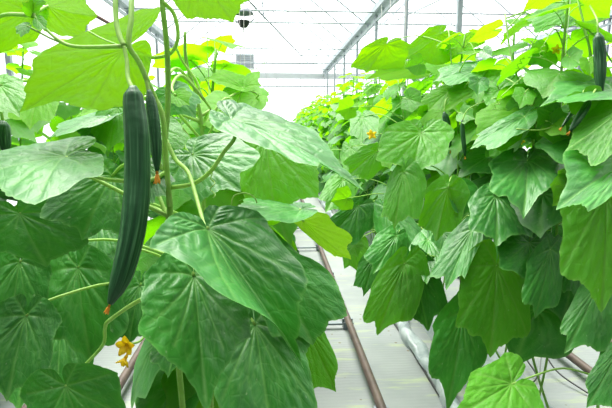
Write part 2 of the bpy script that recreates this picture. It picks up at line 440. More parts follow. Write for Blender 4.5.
A.leaf((194, 276, .68), (207, 413, .585), ((250, 338, .61), (250, 290, .66)), ((136, 332, .59), (146, 276, .64)), 'leaf', 32, [(186, 252, .72), (180, 236, .78), (172, 222, .84)], nth=141, nr=24, curl=.12)
A.leaf((232, 120, .76), (362, 191, .66), (281, 123, .82), (257, 153, .66), 'leaf', 33, [(235, 137, .745), (224, 152, .75), (210, 172, .77), (192, 184, .80), (168, 188, .83)], nth=161, nr=28, arch=.22, curl=.20, back=.5)
A.leaf((66, 157, .80), (-34, 182, .72), ((36, 218, .65), (103, 174, .75)), ((2, 156, .86), (78, 138, .88)), 'leaf', 34, [(78, 168, .83), (100, 178, .82), (125, 181, .80), (150, 180, .81), (166, 172, .83)], nth=141, nr=24, curl=.14)
A.leaf((255, 325, .80), (272, 440, .70), (316, 385, .74), (212, 385, .72), 'leaf', 35, nth=121, nr=20)
A.leaf((146, 166, .84), (166, 197, .80), (172, 176, .84), (147, 200, .80), 'leaf', 36)
A.leaf((275, 268, .82), (313, 346, .77), (345, 300, .80), (262, 318, .78), 'leaf', 37)
A.leaf((303, 322, .84), (336, 392, .80), (329, 343, .83), (297, 372, .81), 'leaf_mid', 38)
A.leaf((66, 386, .88), (96, 458, .86), (128, 398, .86), (34, 420, .86), 'leaf', 39, [(78, 372, .95), (85, 365, .95), (103, 345, .92), (105, 328, .90), (110, 320, .88), (140, 300, .86), (170, 290, .85)], nth=121, nr=20)
A.leaf((112, 176, .96), (82, 240, .90), (140, 226, .92), (44, 206, .92), 'leaf', 40)
A.leaf((30, 12, .97), (-28, 42, .93), (16, 50, .93), (2, -12, 1.0), 'leaf_backlit', 22, [(34, 14, .9), (35, 16, .83)], amp=.7)

# the growing tip at the end of the side shoot
for q, (b_, t_, l_, r_) in enumerate((((34, 14, .82), (22, 2, .80), (23, 12, .81), (34, 2, .82)), ((32, 8, .82), (45, -4, .80), (35, -4, .82), (45, 6, .80)),
                                      ((38, 20, .81), (47, 30, .80), (46, 20, .81), (36, 29, .80)), ((28, 26, .80), (16, 34, .79), (24, 36, .79), (18, 26, .80)))):
    A.leaf(b_, t_, l_, r_, 'leaf_mid', 71+q, False, nth=61, nr=9)
# unseen leaves added outside the frame to shade the lower left
A.leaf((-52, 70, 1.0), (-120, 120, .90), (-50, 135, .92), (-110, 50, 1.0), 'leaf', 41)
A.leaf((-60, 170, .95), (-140, 215, .85), (-60, 235, .85), (-120, 150, .98), 'leaf', 42)
A.leaf((-40, -30, .85), (-90, 10, .75), (-30, 20, .75), (-90, -40, .85), 'leaf_mid', 43)
# --- the plant behind it
Bp = Plant('second cucumber plant on the left, close behind the one with the long cucumber', (-0.20, 1.30, 0.16))
Bp.stem([(-.20, 1.30, .16), (-.19, 1.3, .8), P(206, 260, 1.27), P(203, 190, 1.25), P(202, 130, 1.25), P(196, 95, 1.25), P(186, 60, 1.25), P(185, 32, 1.25)], lambda f: .0060-.0018*f)
Bp.stem([P(200, 150, 1.25), P(214, 120, 1.2), P(202, 96, 1.15), P(196, 80, 1.15), P(183, 62, 1.15), P(176, 48, 1.12)], .003, 'stem_light', 'side_shoot')
Bp.leaf((193, 155, .95), (241, 193, .88), (252, 148, .95), (186, 197, .90), 'leaf', 51, nth=121, nr=20)
Bp.leaf((266, 142, 1.05), (276, 216, 1.0), (322, 184, 1.0), (244, 196, 1.02), 'leaf_mid', 52, nth=121, nr=20)
Bp.leaf((300, 210, .98), (226, 212, .90), (262, 226, .86), (262, 203, 1.02), 'leaf', 53)
Bp.leaf((258, 236, .92), (304, 283, .86), (294, 250, .90), (258, 262, .87), 'leaf', 54)
Bp.leaf((304, 221, 1.05), (352, 258, 1.0), (322, 244, 1.0), (345, 226, 1.08), 'leaf_backlit', 55)
Bp.leaf((20, 214, .98), (47, 267, .965), (92, 230, .96), (-22, 236, .96), 'leaf', 56)
Bp.leaf((20, 262, 1.1), (12, 332, 1.05), (52, 300, 1.07), (-18, 300, 1.07), 'leaf', 57)
Bp.leaf((26, 316, 1.0), (8, 402, .93), (56, 350, .97), (-25, 350, .95), 'leaf', 58)
Bp.leaf((78, 268, 1.16), (92, 368, 1.08), (130, 310, 1.1), (46, 310, 1.1), 'leaf', 59)
Bp.leaf((156, 128, 1.1), (180, 162, 1.05), (187, 134, 1.1), (154, 158, 1.06), 'leaf_mid', 60)
Bp.leaf((243, 88, 1.5), (204, 79, 1.45), (226, 88, 1.42), (230, 72, 1.54), 'leaf_young', 61, [(240, 95, 1.48), (236, 108, 1.45), (232, 120, 1.42)])
Bp.leaf((244, 87, 1.5), (262, 86, 1.45), (256, 72, 1.53), (250, 92, 1.46), 'leaf_young', 62, False)
Bp.leaf((108, 118, 1.08), (48, 140, 1.04), (76, 134, 1.02), (72, 121, 1.15), 'leaf', 63)
Bp.leaf((95, 126, 1.12), (106, 148, 1.05), (114, 134, 1.1), (80, 139, 1.08), 'leaf', 64)
Bp.leaf((0, 86, 1.06), (20, 118, 1.0), (30, 92, 1.06), (-18, 110, 1.0), 'leaf_mid', 65)
Bp.leaf((118, 108, 1.1), (108, 152, 1.05), (136, 130, 1.1), (92, 130, 1.1), 'leaf_mid', 66)
Bp.leaf((172, 92, 1.0), (196, 118, 1.0), (195, 94, 1.05), (160, 112, .98), 'leaf', 67)
Bp.leaf((176, 96, .95), (190, 106, .93), (190, 92, .95), (176, 106, .93), 'leaf_young', 68)
Bp.leaf((228, 108, 1.3), (198, 128, 1.25), (224, 130, 1.25), (204, 98, 1.35), 'leaf_young', 69)
Bp.leaf((256, 98, 1.7), (220, 112, 1.65), (248, 115, 1.6), (230, 88, 1.8), 'leaf_young', 70)
add_cucumber(Bp, [(3, 121, 1.1), (4, 134, 1.1), (6, 154, 1.1)], [.006, .013, .014, .014, .012, .005], [(0, 100, 1.1), (4, 80, 1.15)], .008, 2)

# ------------------------------------------------------------------ hero plants of the right row
Cp = Plant('nearest cucumber plant on the right, with the largest leaves at the edge of the aisle', (1.30, 1.62, 0.16))
Cp.stem([(1.30, 1.62, .16), (1.22, 1.62, .6), P(612, 300, 1.78), P(608, 200, 1.78), P(604, 120, 1.80), P(590, 50, 1.9), P(578, 0, 2.0)], lambda f: .0062-.002*f)
Dp = Plant('second cucumber plant on the right, with drooping leaves over the aisle', (1.36, 2.10, 0.16))
Dp.stem([(1.36, 2.10, .16), (1.2, 2.08, .6), P(540, 290, 2.1), P(536, 200, 2.1), P(530, 120, 2.1), P(512, 60, 2.2), P(505, 15, 2.3)], lambda f: .0062-.002*f)
Ep = Plant('third cucumber plant on the right, with the broad lobed leaf facing the aisle', (1.38, 2.60, 0.16))
Ep.stem([(1.38, 2.60, .16), (1.1, 2.58, .6), P(462, 300, 2.55), P(458, 200, 2.55), P(458, 120, 2.6), P(452, 70, 2.8), P(450, 45, 2.9)], lambda f: .0062-.002*f)
k = 1.22
Fp = Plant('fourth cucumber plant on the right, whose dark leaves hang low over the white floor', (1.25, 3.35, 0.16))
Fp.stem([(1.25, 3.35, .16), (1.15, 3.3, .7), P(410, 230, 3.3), P(408, 170, 3.3), P(404, 120, 3.3), P(398, 80, 3.4)], lambda f: .0062-.002*f)
for q, (B_, T_, L_, R_, m_) in enumerate((
    ((358, 206, 3.0), (345, 262, 2.92), (382, 236, 2.95), (337, 236, 2.95), 'leaf'),
    ((386, 208, 2.9), (376, 272, 2.8), (406, 245, 2.85), (357, 246, 2.85), 'leaf'),
    ((343, 180, 3.5), (337, 224, 3.4), (360, 206, 3.4), (324, 202, 3.45), 'leaf_mid'),
    ((352, 238, 3.6), (347, 278, 3.5), (368, 262, 3.5), (334, 260, 3.55), 'leaf_mid'),
    ((396, 236, 2.7), (404, 288, 2.6), (420, 262, 2.65), (380, 268, 2.65), 'leaf'),
    ((428, 240, 2.6), (416, 292, 2.5), (446, 266, 2.55), (400, 264, 2.55), 'leaf'),
    ((376, 152, 3.2), (364, 196, 3.1), (392, 176, 3.15), (354, 174, 3.15), 'leaf_mid'),
    ((350, 148, 3.7), (340, 184, 3.6), (362, 168, 3.65), (330, 166, 3.65), 'leaf_mid'),
    ((330, 150, 4.4), (322, 178, 4.3), (340, 166, 4.35), (314, 164, 4.35), 'leaf_mid'),
    ((374, 258, 3.2), (366, 304, 3.1), (386, 284, 3.15), (354, 282, 3.15), 'leaf'),
    ((362, 118, 3.5), (346, 146, 3.4), (374, 138, 3.4), (344, 122, 3.5), 'leaf_mid'))):
    an = (.5, -.6, .35, -.3, .7, -.2, .6, -.55, .4, .1, -.5)[q]; ca, sa = math.cos(an)*.86, math.sin(an)*.86
    T_, L_, R_ = ((B_[0]+ca*(p[0]-B_[0])-sa*(p[1]-B_[1]), B_[1]+sa*(p[0]-B_[0])+ca*(p[1]-B_[1]), p[2]-(.10 if p is T_ else .04)*(q % 3)) for p in (T_, L_, R_))
    Fp.leaf(B_, T_, L_, R_, m_, 150+q)
rl = random.Random(21)
for q in range(34):                      # small side leaves among the big ones
    pl = (Cp, Dp, Ep, Fp)[q % 4]
    x_ = ((560, 612), (490, 560), (425, 500), (345, 430))[q % 4]; d_ = (1.75, 2.0, 2.4, 3.1)[q % 4]
    b_ = (rl.uniform(*x_), rl.uniform(50, 250), d_+rl.uniform(-.2, .15)); ln = rl.uniform(.07, .13)*480/d_; an = rl.uniform(-1.2, 1.2)
    dx, dy = math.sin(an)*ln, math.cos(an)*ln*rl.uniform(.4, 1)
    pl.leaf(b_, (b_[0]+dx, b_[1]+dy, b_[2]-rl.uniform(0, .1)), (b_[0]+dx*.2+dy*.7, b_[1]+dy*.2-dx*.7, b_[2]-.02), (b_[0]+dx*.2-dy*.7, b_[1]+dy*.2+dx*.7, b_[2]-rl.uniform(0, .08)),
            rl.choice(['leaf_mid', 'leaf_young', 'leaf', 'leaf_mid']), 220+q, nth=61, nr=9)
for q, (B_, T_, L_, R_, m_) in enumerate((
    ((62, 322, 1.22), (58, 404, 1.12), (92, 362, 1.16), (34, 362, 1.16), 'leaf'),
    ((140, 286, 1.15), (128, 350, 1.08), (158, 318, 1.1), (112, 318, 1.1), 'leaf'),
    ((100, 215, 1.25), (96, 285, 1.15), (128, 250, 1.2), (66, 250, 1.2), 'leaf'),
    ((30, 330, 1.3), (20, 410, 1.2), (60, 372, 1.2), (-8, 372, 1.25), 'leaf'),
    ((180, 330, 1.2), (168, 378, 1.12), (192, 352, 1.15), (150, 352, 1.15), 'leaf'),
    ((40, 90, 1.5), (30, 130, 1.4), (60, 112, 1.45), (10, 112, 1.45), 'leaf_young'),
    ((120, 100, 1.5), (76, 118, 1.4), (100, 122, 1.4), (100, 98, 1.5), 'leaf_young'))):
    Bp.leaf(B_, T_, L_, R_, m_, 180+q)
def H(pl, B, T, L, R, mat, seed, **kw):
    far = lambda q: (q[0], q[1], q[2]*k)
    B, T, L, R = ((far(q[0]), far(q[1])) if isinstance(q[0], tuple) else far(q) for q in (B, T, L, R)); return pl.leaf(B, T, L, R, mat, seed, **kw)
H(Ep, (421, 133, 1.98), (410, 181, 1.84), (450, 148, 1.92), (377, 148, 1.88), 'leaf_mid', 101, nth=121, nr=20, arch=.1, curl=.1)
H(Ep, (448, 188, 1.75), (436, 242, 1.70), (421, 212, 1.72), (466, 214, 1.72), 'leaf_mid', 102, arch=.2, curl=.3)
H(Ep, (451, 186, 1.80), (463, 217, 1.76), (482, 196, 1.82), (452, 206, 1.74), 'leaf', 103)
H(Ep, (404, 172, 1.85), (394, 230, 1.78), (424, 205, 1.80), (384, 205, 1.84), 'leaf_mid', 104)
H(Dp, (527, 161, 1.58), (523, 219, 1.32), (558, 172, 1.5), (486, 183, 1.42), 'leaf', 105, nth=121, nr=20)
H(Cp, (628, 162, 1.22), (556, 211, 1.08), (604, 205, 1.06), (578, 146, 1.28), 'leaf', 106, nth=121, nr=20)
H(Cp, (606, 192, 1.28), (600, 314, 1.18), (655, 250, 1.2), (556, 248, 1.24), 'leaf_mid', 107, nth=121, nr=20)
H(Cp, (626, 104, 1.28), (565, 148, 1.20), (582, 112, 1.34), (612, 152, 1.14), 'leaf_mid', 108, nth=121, nr=20)
H(Cp, (612, 90, 1.42), (539, 107, 1.34), (585, 106, 1.26), (572, 83, 1.52), 'leaf', 109)
H(Dp, (545, 88, 1.75), (516, 134, 1.68), (560, 110, 1.70), (510, 100, 1.74), 'leaf_mid', 110)
H(Dp, (524, 112, 1.70), (470, 142, 1.62), (515, 146, 1.6), (486, 108, 1.76), 'leaf_young', 111)
H(Dp, (524, 117, 1.62), (470, 152, 1.52), (508, 146, 1.46), (492, 128, 1.62), 'leaf', 112)
H(Dp, (496, 196, 1.64), (496, 248, 1.46), (532, 226, 1.54), (468, 222, 1.54), 'leaf', 113)
H(Dp, (529, 243, 1.52), (528, 283, 1.44), (560, 256, 1.5), (496, 258, 1.47), 'leaf', 114)
H(Dp, (550, 250, 1.48), (534, 319, 1.38), (560, 288, 1.44), (521, 286, 1.42), 'leaf', 115)
H(Cp, (576, 246, 1.6), (582, 306, 1.5), (608, 280, 1.54), (560, 280, 1.56), 'leaf', 116)
H(Dp, (496, 266, 1.62), (489, 358, 1.54), (531, 318, 1.58), (455, 302, 1.58), 'leaf_mid', 117, nth=121, nr=20)
H(Ep, (472, 230, 1.68), (446, 291, 1.58), (472, 264, 1.6), (436, 262, 1.66), 'leaf', 118)
H(Ep, (404, 264, 1.95), (377, 336, 1.88), (420, 302, 1.9), (366, 302, 1.92), 'leaf_mid', 119)
H(Ep, (412, 262, 2.0), (428, 332, 1.94), (446, 296, 1.96), (396, 300, 1.94), 'leaf', 120)
H(Ep, (462, 314, 1.72), (447, 412, 1.62), ((484, 368, 1.66), (490, 330, 1.7)), ((424, 372, 1.64), (434, 326, 1.68)), 'leaf', 121)
H(Cp, (512, 384, 1.36), (448, 424, 1.24), (520, 440, 1.22), (486, 366, 1.40), 'leaf_mid', 122, nth=121, nr=20)
H(Cp, (598, 286, 1.40), (564, 354, 1.30), (614, 336, 1.34), (566, 314, 1.38), 'leaf', 123)
H(Cp, (618, 352, 1.30), (586, 408, 1.22), (628, 400, 1.24), (590, 372, 1.28), 'leaf', 124)
H(Ep, (386, 44, 2.70), (366, 72, 2.62), (356, 58, 2.66), (408, 62, 2.66), 'leaf_backlit', 126, arch=.3)
H(Ep, (440, 34, 2.5), (406, 59, 2.42), (418, 36, 2.5), (456, 58, 2.42), 'leaf_backlit', 127)
H(Ep, (454, 48, 2.4), (488, 30, 2.36), (476, 46, 2.3), (464, 32, 2.42), 'leaf_backlit', 128)
H(Dp, (582, 6, 1.9), (524, 22, 1.86), (548, 34, 1.78), (552, 4, 2.0), 'leaf_mid', 130)
H(Dp, (530, 20, 1.9), (500, 46, 1.86), (520, 32, 1.82), (512, 28, 1.9), 'leaf_backlit', 131)
H(Cp, (590, 2, 1.9), (560, 30, 1.8), (596, 30, 1.8), (562, 6, 1.9), 'leaf_young', 132)
H(Ep, (476, 70, 2.2), (432, 84, 2.12), (460, 86, 2.05), (448, 68, 2.25), 'leaf', 133)
H(Ep, (492, 82, 2.1), (444, 112, 2.02), (486, 116, 2.0), (460, 84, 2.15), 'leaf_young', 134)
H(Ep, (448, 92, 2.2), (428, 112, 2.15), (452, 110, 2.1), (424, 98, 2.2), 'leaf_young', 135)
H(Ep, (425, 68, 2.7), (366, 80, 2.6), (400, 84, 2.5), (392, 66, 2.8), 'leaf_backlit', 136)
H(Cp, (586, 108, 1.6), (560, 140, 1.5), (596, 134, 1.55), (548, 122, 1.6), 'leaf', 137)
H(Dp, (500, 90, 1.9), (540, 110, 1.8), (530, 82, 1.9), (500, 112, 1.8), 'leaf_mid', 138)
add_cucumber(Cp, [(598, 33, 1.7), (599, 44, 1.7), (600, 60, 1.7), (600, 92, 1.69)], [.006, .017, .019, .020, .020, .019, .010], [(597, 20, 1.72), (590, 6, 1.85)], None)
add_cucumber(Cp, [(590, 100, 1.62), (583, 112, 1.6), (570, 131, 1.57)], [.004, .012, .013, .013, .011, .005], [(594, 92, 1.65), (600, 84, 1.75)], .014, 4)
add_cucumber(Dp, [(578, 100, 1.75), (572, 112, 1.73), (562, 127, 1.7)], [.002, .006, .007, .007, .006, .003], [(580, 92, 1.77), (570, 84, 1.9)], .014, 6)
add_cucumber(Ep, [(444, 112, 2.5), (447, 124, 2.5), (450, 150, 2.5)], [.006, .016, .018, .018, .016, .006], [(446, 100, 2.52), (455, 92, 2.6)], .014, 6)
add_cucumber(Dp, [(462, 120, 2.3), (463, 135, 2.3), (465, 156, 2.3)], [.004, .010, .011, .011, .010, .004], [(470, 108, 2.3), (500, 96, 2.25)], .012, 6)
for (x0, y0, x1, y1, d) in ((530, 40, 546, 75, 2.2), (560, 30, 562, 80, 2.1), (575, 20, 612, 62, 1.9), (582, 25, 590, 76, 2.0)):
    Cp.tube('tendril', [P(x0, y0, d), P((x0+x1)/2+3, (y0+y1)/2-3, d), P(x1, y1, d), Vector(P(x1+12, y1+12, d+.1))], .0034, 'stem_light')
Dp.tube('tendril', [P(516, 129, 1.85), P(540, 130, 1.83), P(562, 124, 1.85), P(575, 122, 1.9)], .0026, 'stem_light')
petal_flower('flower', P(372, 135, 2.75), Vector((-.5, -1, .2)), .030, M['petal'], Ep.e, Ep.base, .1, 14)
Ep.tube('flower_stalk', [P(373, 135, 2.78), P(392, 132, 2.85), P(420, 128, 2.8), P(456, 140, 2.6)], .0022, 'stem_light')

# ------------------------------------------------------------------ plants of the rows, by copying
def unit_leaf(seed, nth, nr, droop):
    u, v, w, ve, fs = leaf_grid(seed, nth, nr, nth > 40, 1.1)
    w = w-droop*(np.clip(v, -.3, 2)**2)*.55-.18*droop*u*u*1.6+.05*np.abs(u)
    return np.stack([u, v, w], 1), fs, np.stack([u*.5+.5, v*.5+.5], 1), ve
PET_END = Vector((0, -.52, -.72))
def petiole_geo(seg=6):
    return tube_geo(catmull([Vector((0, 0, 0)), Vector((0, -.16, -.10)), Vector((0, -.36, -.34)), PET_END], 4), lambda f: .013+.006*f, seg)
def unit_set(nth, nr, n, tag_):
    out = []
    for i in range(n):
        pos, fs, uv, ve = unit_leaf(300+i, nth, nr, .25+.12*(i % 4))
        out.append((pos, fs, uv, ve))
    return out
NEAR = unit_set(57, 10, 8, 'near'); LOW = unit_set(21, 3, 6, 'low')
near_me = {(i, m): mesh('leaf', p, f, True, uv, ve) for i, (p, f, uv, ve) in enumerate(NEAR) for m in ('leaf', 'leaf_mid', 'leaf_young')}
for (i, m), me in near_me.items(): me.materials.append(M[m])
pv, pf, puv = petiole_geo(); pet_me = mesh('petiole', pv, pf, True, puv); pet_me.materials.append(M['stem_light'])

def leaf_frames(rs, height, n, low, spread):
    """(matrix, age) for each leaf of one plant; stem along z from the plant's base"""
    res = []
    for i in range(n):
        f = (i+.5)/n
        z = low+(height-low)*f**.9
        az = i*2.4+rs.uniform(-.5, .5)
        sx, sy = .05*math.sin(z*3+spread), .05*math.cos(z*2.3+spread)
        size = (.205-.28*max(0, f-.62))*rs.uniform(.8, 1.2)
        pit = rs.uniform(.35, 1.05) if f < .85 else rs.uniform(-.1, .5)
        yv = Vector((math.cos(az)*math.cos(pit), math.sin(az)*math.cos(pit), -math.sin(pit)))
        xv = yv.cross(Vector((0, 0, 1))).normalized(); zv = xv.cross(yv)
        rot = Matrix((xv, yv, zv)).transposed()
        rot = rot @ Matrix.Rotation(rs.uniform(-.35, .35), 3, 'Y')
        base = Vector((sx, sy, z))-rot@(PET_END*size)
        res.append((Matrix.Translation(base) @ rot.to_4x4() @ Matrix.Scale(size, 4), f))
    return res

def stem_path(height, spread):
    return [Vector((.05*math.sin(z*3+spread), .05*math.cos(z*2.3+spread), z)) for z in np.linspace(0, height, 14)]

def age_mat(rs, f):
    if f > .78: return 'leaf_young'
    if f > .50: return rs.choice(['leaf_young', 'leaf_mid', 'leaf_mid', 'leaf_mid'])
    return rs.choice(['leaf', 'leaf', 'leaf_mid'])

def near_template(seed, height, n, low=.62):
    rs = random.Random(seed)
    e = bpy.data.objects.new('cucumber_plant', None); COL.objects.link(e); e.empty_display_size = .1; e['category'] = 'cucumber plant'
    vs, fs, uv = tube_geo(catmull(stem_path(height, seed), 2), .0055, 7)
    new_obj('stem', mesh('stem', vs, fs, True, uv), M['stem'], e)
    tv, tf, _ = tube_geo([Vector((.02, .02, .3)), Vector((.02, .02, 2.75))], .0016, 5)
    new_obj('support_string', mesh('support_string', tv, tf), M['twine'], e)
    for mt, f in leaf_frames(rs, height, n, low, seed):
        o = new_obj('leaf', near_me[(rs.randrange(8), age_mat(rs, f))], None, e); o.matrix_basis = mt
        new_obj('petiole', pet_me, None, o)
    for q in range(3):
        z = rs.uniform(.9, height-.3); a = rs.uniform(0, 6.28); r0 = .07
        c = Vector((r0*math.cos(a), r0*math.sin(a), z)); ln = rs.uniform(.16, .30)
        o = new_obj('cucumber', cucumber_mesh([Vector((0, 0, 0)), Vector((.004, 0, -ln*.4)), Vector((.012, 0, -ln))], [.005, .014, .017, .017, .015, .005], 16), M['cuke'], e, c)
        pp = [Vector((0, 0, -.004)), Vector((-.02*math.cos(a), -.02*math.sin(a), .03)), Vector((-r0*math.cos(a), -r0*math.sin(a), .05))]
        v2, f2, _ = tube_geo(catmull(pp, 4), .0028, 6); new_obj('fruit_stalk', mesh('fruit_stalk', v2, f2), M['stem_light'], o)
    for q in range(7):
        z = rs.uniform(height-.75, height); a = rs.uniform(0, 6.28); d = Vector((math.cos(a), math.sin(a), rs.uniform(-.6, .5)))
        c = Vector((.05*math.sin(z*3+seed), .05*math.cos(z*2.3+seed), z)); ln = rs.uniform(.15, .32)
        p1 = c+d*ln*.6+Vector((0, 0, .03)); p2 = c+d*ln+Vector((0, 0, -.05 if q % 2 else .06))
        pts = catmull([c, c+d*ln*.3+Vector((0, 0, .03)), p1, p2], 5)+(helix(p2, p2+Vector((d.x*.03, d.y*.03, -.06)), 3, .008)[1:] if q % 2 else [])
        v2, f2, _ = tube_geo(pts, lambda f: .0026-.0015*f, 5); new_obj('tendril', mesh('tendril', v2, f2), M['stem_light'], e)
    for q in range(2):
        z = rs.uniform(1.2, height-.2); a = rs.uniform(0, 6.28); d = Vector((math.cos(a), math.sin(a), .2))
        fo = petal_flower('flower', d*.11+Vector((0, 0, z)), d, .024, M['petal'], e, Vector((0, 0, 0)), .15, seed+q)
        v2, f2, _ = tube_geo([Vector((0, 0, 0)), -d*.06, -d*.12], .0018, 5); new_obj('flower_stalk', mesh('flower_stalk', v2, f2), M['stem_light'], fo)
    return e

def far_template(seed, height, n):
    rs = random.Random(seed)
    e = bpy.data.objects.new('cucumber_plant', None); COL.objects.link(e); e['category'] = 'cucumber plant'; e.empty_display_size = .1
    vs, fs, uv = tube_geo(stem_path(height, seed), .006, 5)
    new_obj('stem', mesh('stem', vs, fs, True, uv), M['stem'], e)
    V, Fc, U, VE, MI = [], [], [], [], []
    order = ['leaf', 'leaf_mid', 'leaf_young', 'stem_light']
    pg = petiole_geo(4)
    for mt, f in leaf_frames(rs, height, n, .15, seed):
        pos, fs, uv, ve = LOW[rs.randrange(6)]
        b = len(V); m3 = np.array(mt.to_3x3()); t = np.array(mt.translation)
        V += list(pos@m3.T+t); Fc += [tuple(b+i for i in q) for q in fs]; U += list(uv); VE += list(ve*.5)
        MI += [order.index(age_mat(rs, f))]*len(fs)
        b = len(V); V += [tuple(mt@p) for p in pg[0]]; Fc += [tuple(b+i for i in q) for q in pg[1]]; U += pg[2]; VE += [0]*len(pg[0]); MI += [3]*len(pg[1])
    me = mesh('foliage', V, Fc, True, U, VE)
    for q in order: me.materials.append(M[q])
    me.polygons.foreach_set('material_index', MI)
    new_obj('foliage', me, None, e)
    return e

def copy_tree(o, parent=None):
    c = o.copy(); COL.objects.link(c)
    if parent is not None: c.parent = parent
    for ch in list(o.children): copy_tree(ch, c)
    return c

ORD = ['first', 'second', 'third', 'fourth', 'fifth', 'sixth', 'seventh', 'eighth', 'ninth', 'tenth', 'eleventh', 'twelfth']
used = set()
def place(t, x, y, rz, sc, label, group=None):
    o = t if id(t) not in used else copy_tree(t)
    used.add(id(t))
    o.location = (x, y, .16); o.rotation_euler = (0, 0, rz); o.scale = (1, 1, sc)
    tag(o, label, 'cucumber plant', group); return o
rs = random.Random(3)
nt_ = [near_template(500+i, 2.05, 25) for i in range(4)]
ns_ = [near_template(520+i, 1.72, 42, .12) for i in range(3)]
ft_ = [far_template(540+i, 2.15, 40) for i in range(5)]
fs_ = [far_template(560+i, 1.55, 32) for i in range(3)]
# right row
for i in range(9):
    place(nt_[i % 4], RIGHT_X+rs.uniform(-.05, .05), 2.0+.46*i, rs.uniform(0, 6.28), rs.uniform(.95, 1.04),
          '%s plant of the right row counted from behind the three leafiest ones in front' % ORD[i].capitalize())
y = 2.0+.46*9
while y < 25.5:
    g = 'middle' if y < 13 else 'far'
    place(ft_[rs.randrange(5)], RIGHT_X+rs.uniform(-.08, .08), y, rs.uniform(0, 6.28), rs.uniform(.93, 1.06),
          'cucumber plant in the %s stretch of the right row, lost among its neighbours' % g, 'cucumber plants in the %s stretch of the right row' % g)
    y += .47
# left row
for i in range(5):
    place(ns_[i % 3], LEFT_X+rs.uniform(-.05, .02), 1.75+.46*i, rs.uniform(0, 6.28), rs.uniform(.92, 1.0),
          '%s plant of the left row counted from behind the two large ones in front' % ORD[i].capitalize())
y = 1.75+.46*5
while y < 25.5:
    place(fs_[rs.randrange(3)], LEFT_X+rs.uniform(-.08, .03), y, rs.uniform(0, 6.28), rs.uniform(.92, 1.0),
          'cucumber plant farther down the left row, lost among its neighbours', 'cucumber plants farther down the left row')
    y += .47
# the next rows on either side
for side, xx in (('right', 3.05), ('left', -1.85)):
    y = .5
    while y < 14:
        place(ft_[rs.randrange(5)], xx+rs.uniform(-.08, .08), y, rs.uniform(0, 6.28), rs.uniform(.93, 1.03),
              'cucumber plant in the next row on the %s, glimpsed behind the front row' % side, 'cucumber plants in the next row on the %s' % side)
        y += .55

# ------------------------------------------------------------------ ground, rails, channels
def plane_grid(name, x0, x1, y0, y1, z, mat):
    return new_obj(name, mesh(name, [(x0, y0, z), (x1, y0, z), (x1, y1, z), (x0, y1, z)], [(0, 1, 2, 3)], False), mat)
tag(plane_grid('floor', -8, 9.5, .75, 28, 0, M['floor']), kind='structure')
M['path'] = plain('unseen_dark_ground', (0.09, 0.09, 0.085), 0.8, noise=.3, nscale=4)  # unseen dark ground, added behind the camera to cut bounced light
tag(plane_grid('path', -8, 9.5, -4, .75, 0, M['path']), kind='structure')  # the unseen dark ground added behind the camera

def rail_pair(x0, x1, label):
    e = thing('pipe_rail', label, 'heating pipe rail', ((x0+x1)/2, 1, 0))
    b = Vector(e.location)
    for x in (x0, x1):
        vs, fs, uv = tube_geo([Vector((x, yy, .085))-b for yy in np.linspace(-.2, 26.2, 30)], .0265, 12)
        new_obj('pipe', mesh('pipe', vs, fs, True, uv), M['rust'], e)
    yy = 1.15
    while yy < 14:
        vs, fs = [], []
        box_geo((x0-.05, yy-.018, .035), (x1+.05, yy+.018, .050), vs, fs)
        for x in (x0, x1):
            box_geo((x-.035, yy-.03, .0), (x+.035, yy+.03, .058), vs, fs)
            box_geo((x-.042, yy-.014, .050), (x-.028, yy+.014, .085), vs, fs); box_geo((x+.028, yy-.014, .050), (x+.042, yy+.014, .085), vs, fs)
        vs = [Vector(v)-b for v in vs]
        o = new_obj('rail_support', mesh('rail_support', vs, fs, False), M['steel_dark'], e)
        yy += 1.25
    return e
rail_pair(.14, .57, 'rusty pipe rail with cross bars on the white floor of the middle aisle')
rail_pair(1.97, 2.40, 'rusty pipe rail seen low under the leaves at the right')
rail_pair(-1.37, -.94, 'rusty pipe rail seen low behind the yellow flower at the left')

def channel(x, label):
    """white film drawn over a low growing channel"""
    prof = [(-.16, .0), (-.15, .09), (-.135, .125), (-.10, .135), (-.06, .12), (0, .115), (.06, .12), (.10, .135), (.135, .125), (.15, .09), (.16, .0)]
    vs, fs = [], []; rs2 = random.Random(int(x*100)+9); ny = 120
    for i in range(ny+1):
        yy = .3+25.7*(i/ny)**1.5
        for px, pz in prof: vs.append((x+px+rs2.uniform(-.008, .008), yy, max(0, pz+rs2.uniform(-.006, .006))*(1 if pz else 0)))
    n = len(prof)
    for i in range(ny):
        for q in range(n-1): fs.append((i*n+q, i*n+q+1, (i+1)*n+q+1, (i+1)*n+q))
    fs.append(tuple(range(n-1, -1, -1))); fs.append(tuple(ny*n+q for q in range(n)))
    o = new_obj('growing_channel', mesh('growing_channel', vs, fs, True), M['film'])
    return tag(o, label, 'growing channel')
channel(1.34, 'white film covered growing channel under the right row')
channel(LEFT_X, 'white film covered growing channel under the left row')
channel(3.05, 'white film covered growing channel under the next row on the right')
channel(-1.85, 'white film covered growing channel under the next row on the left')

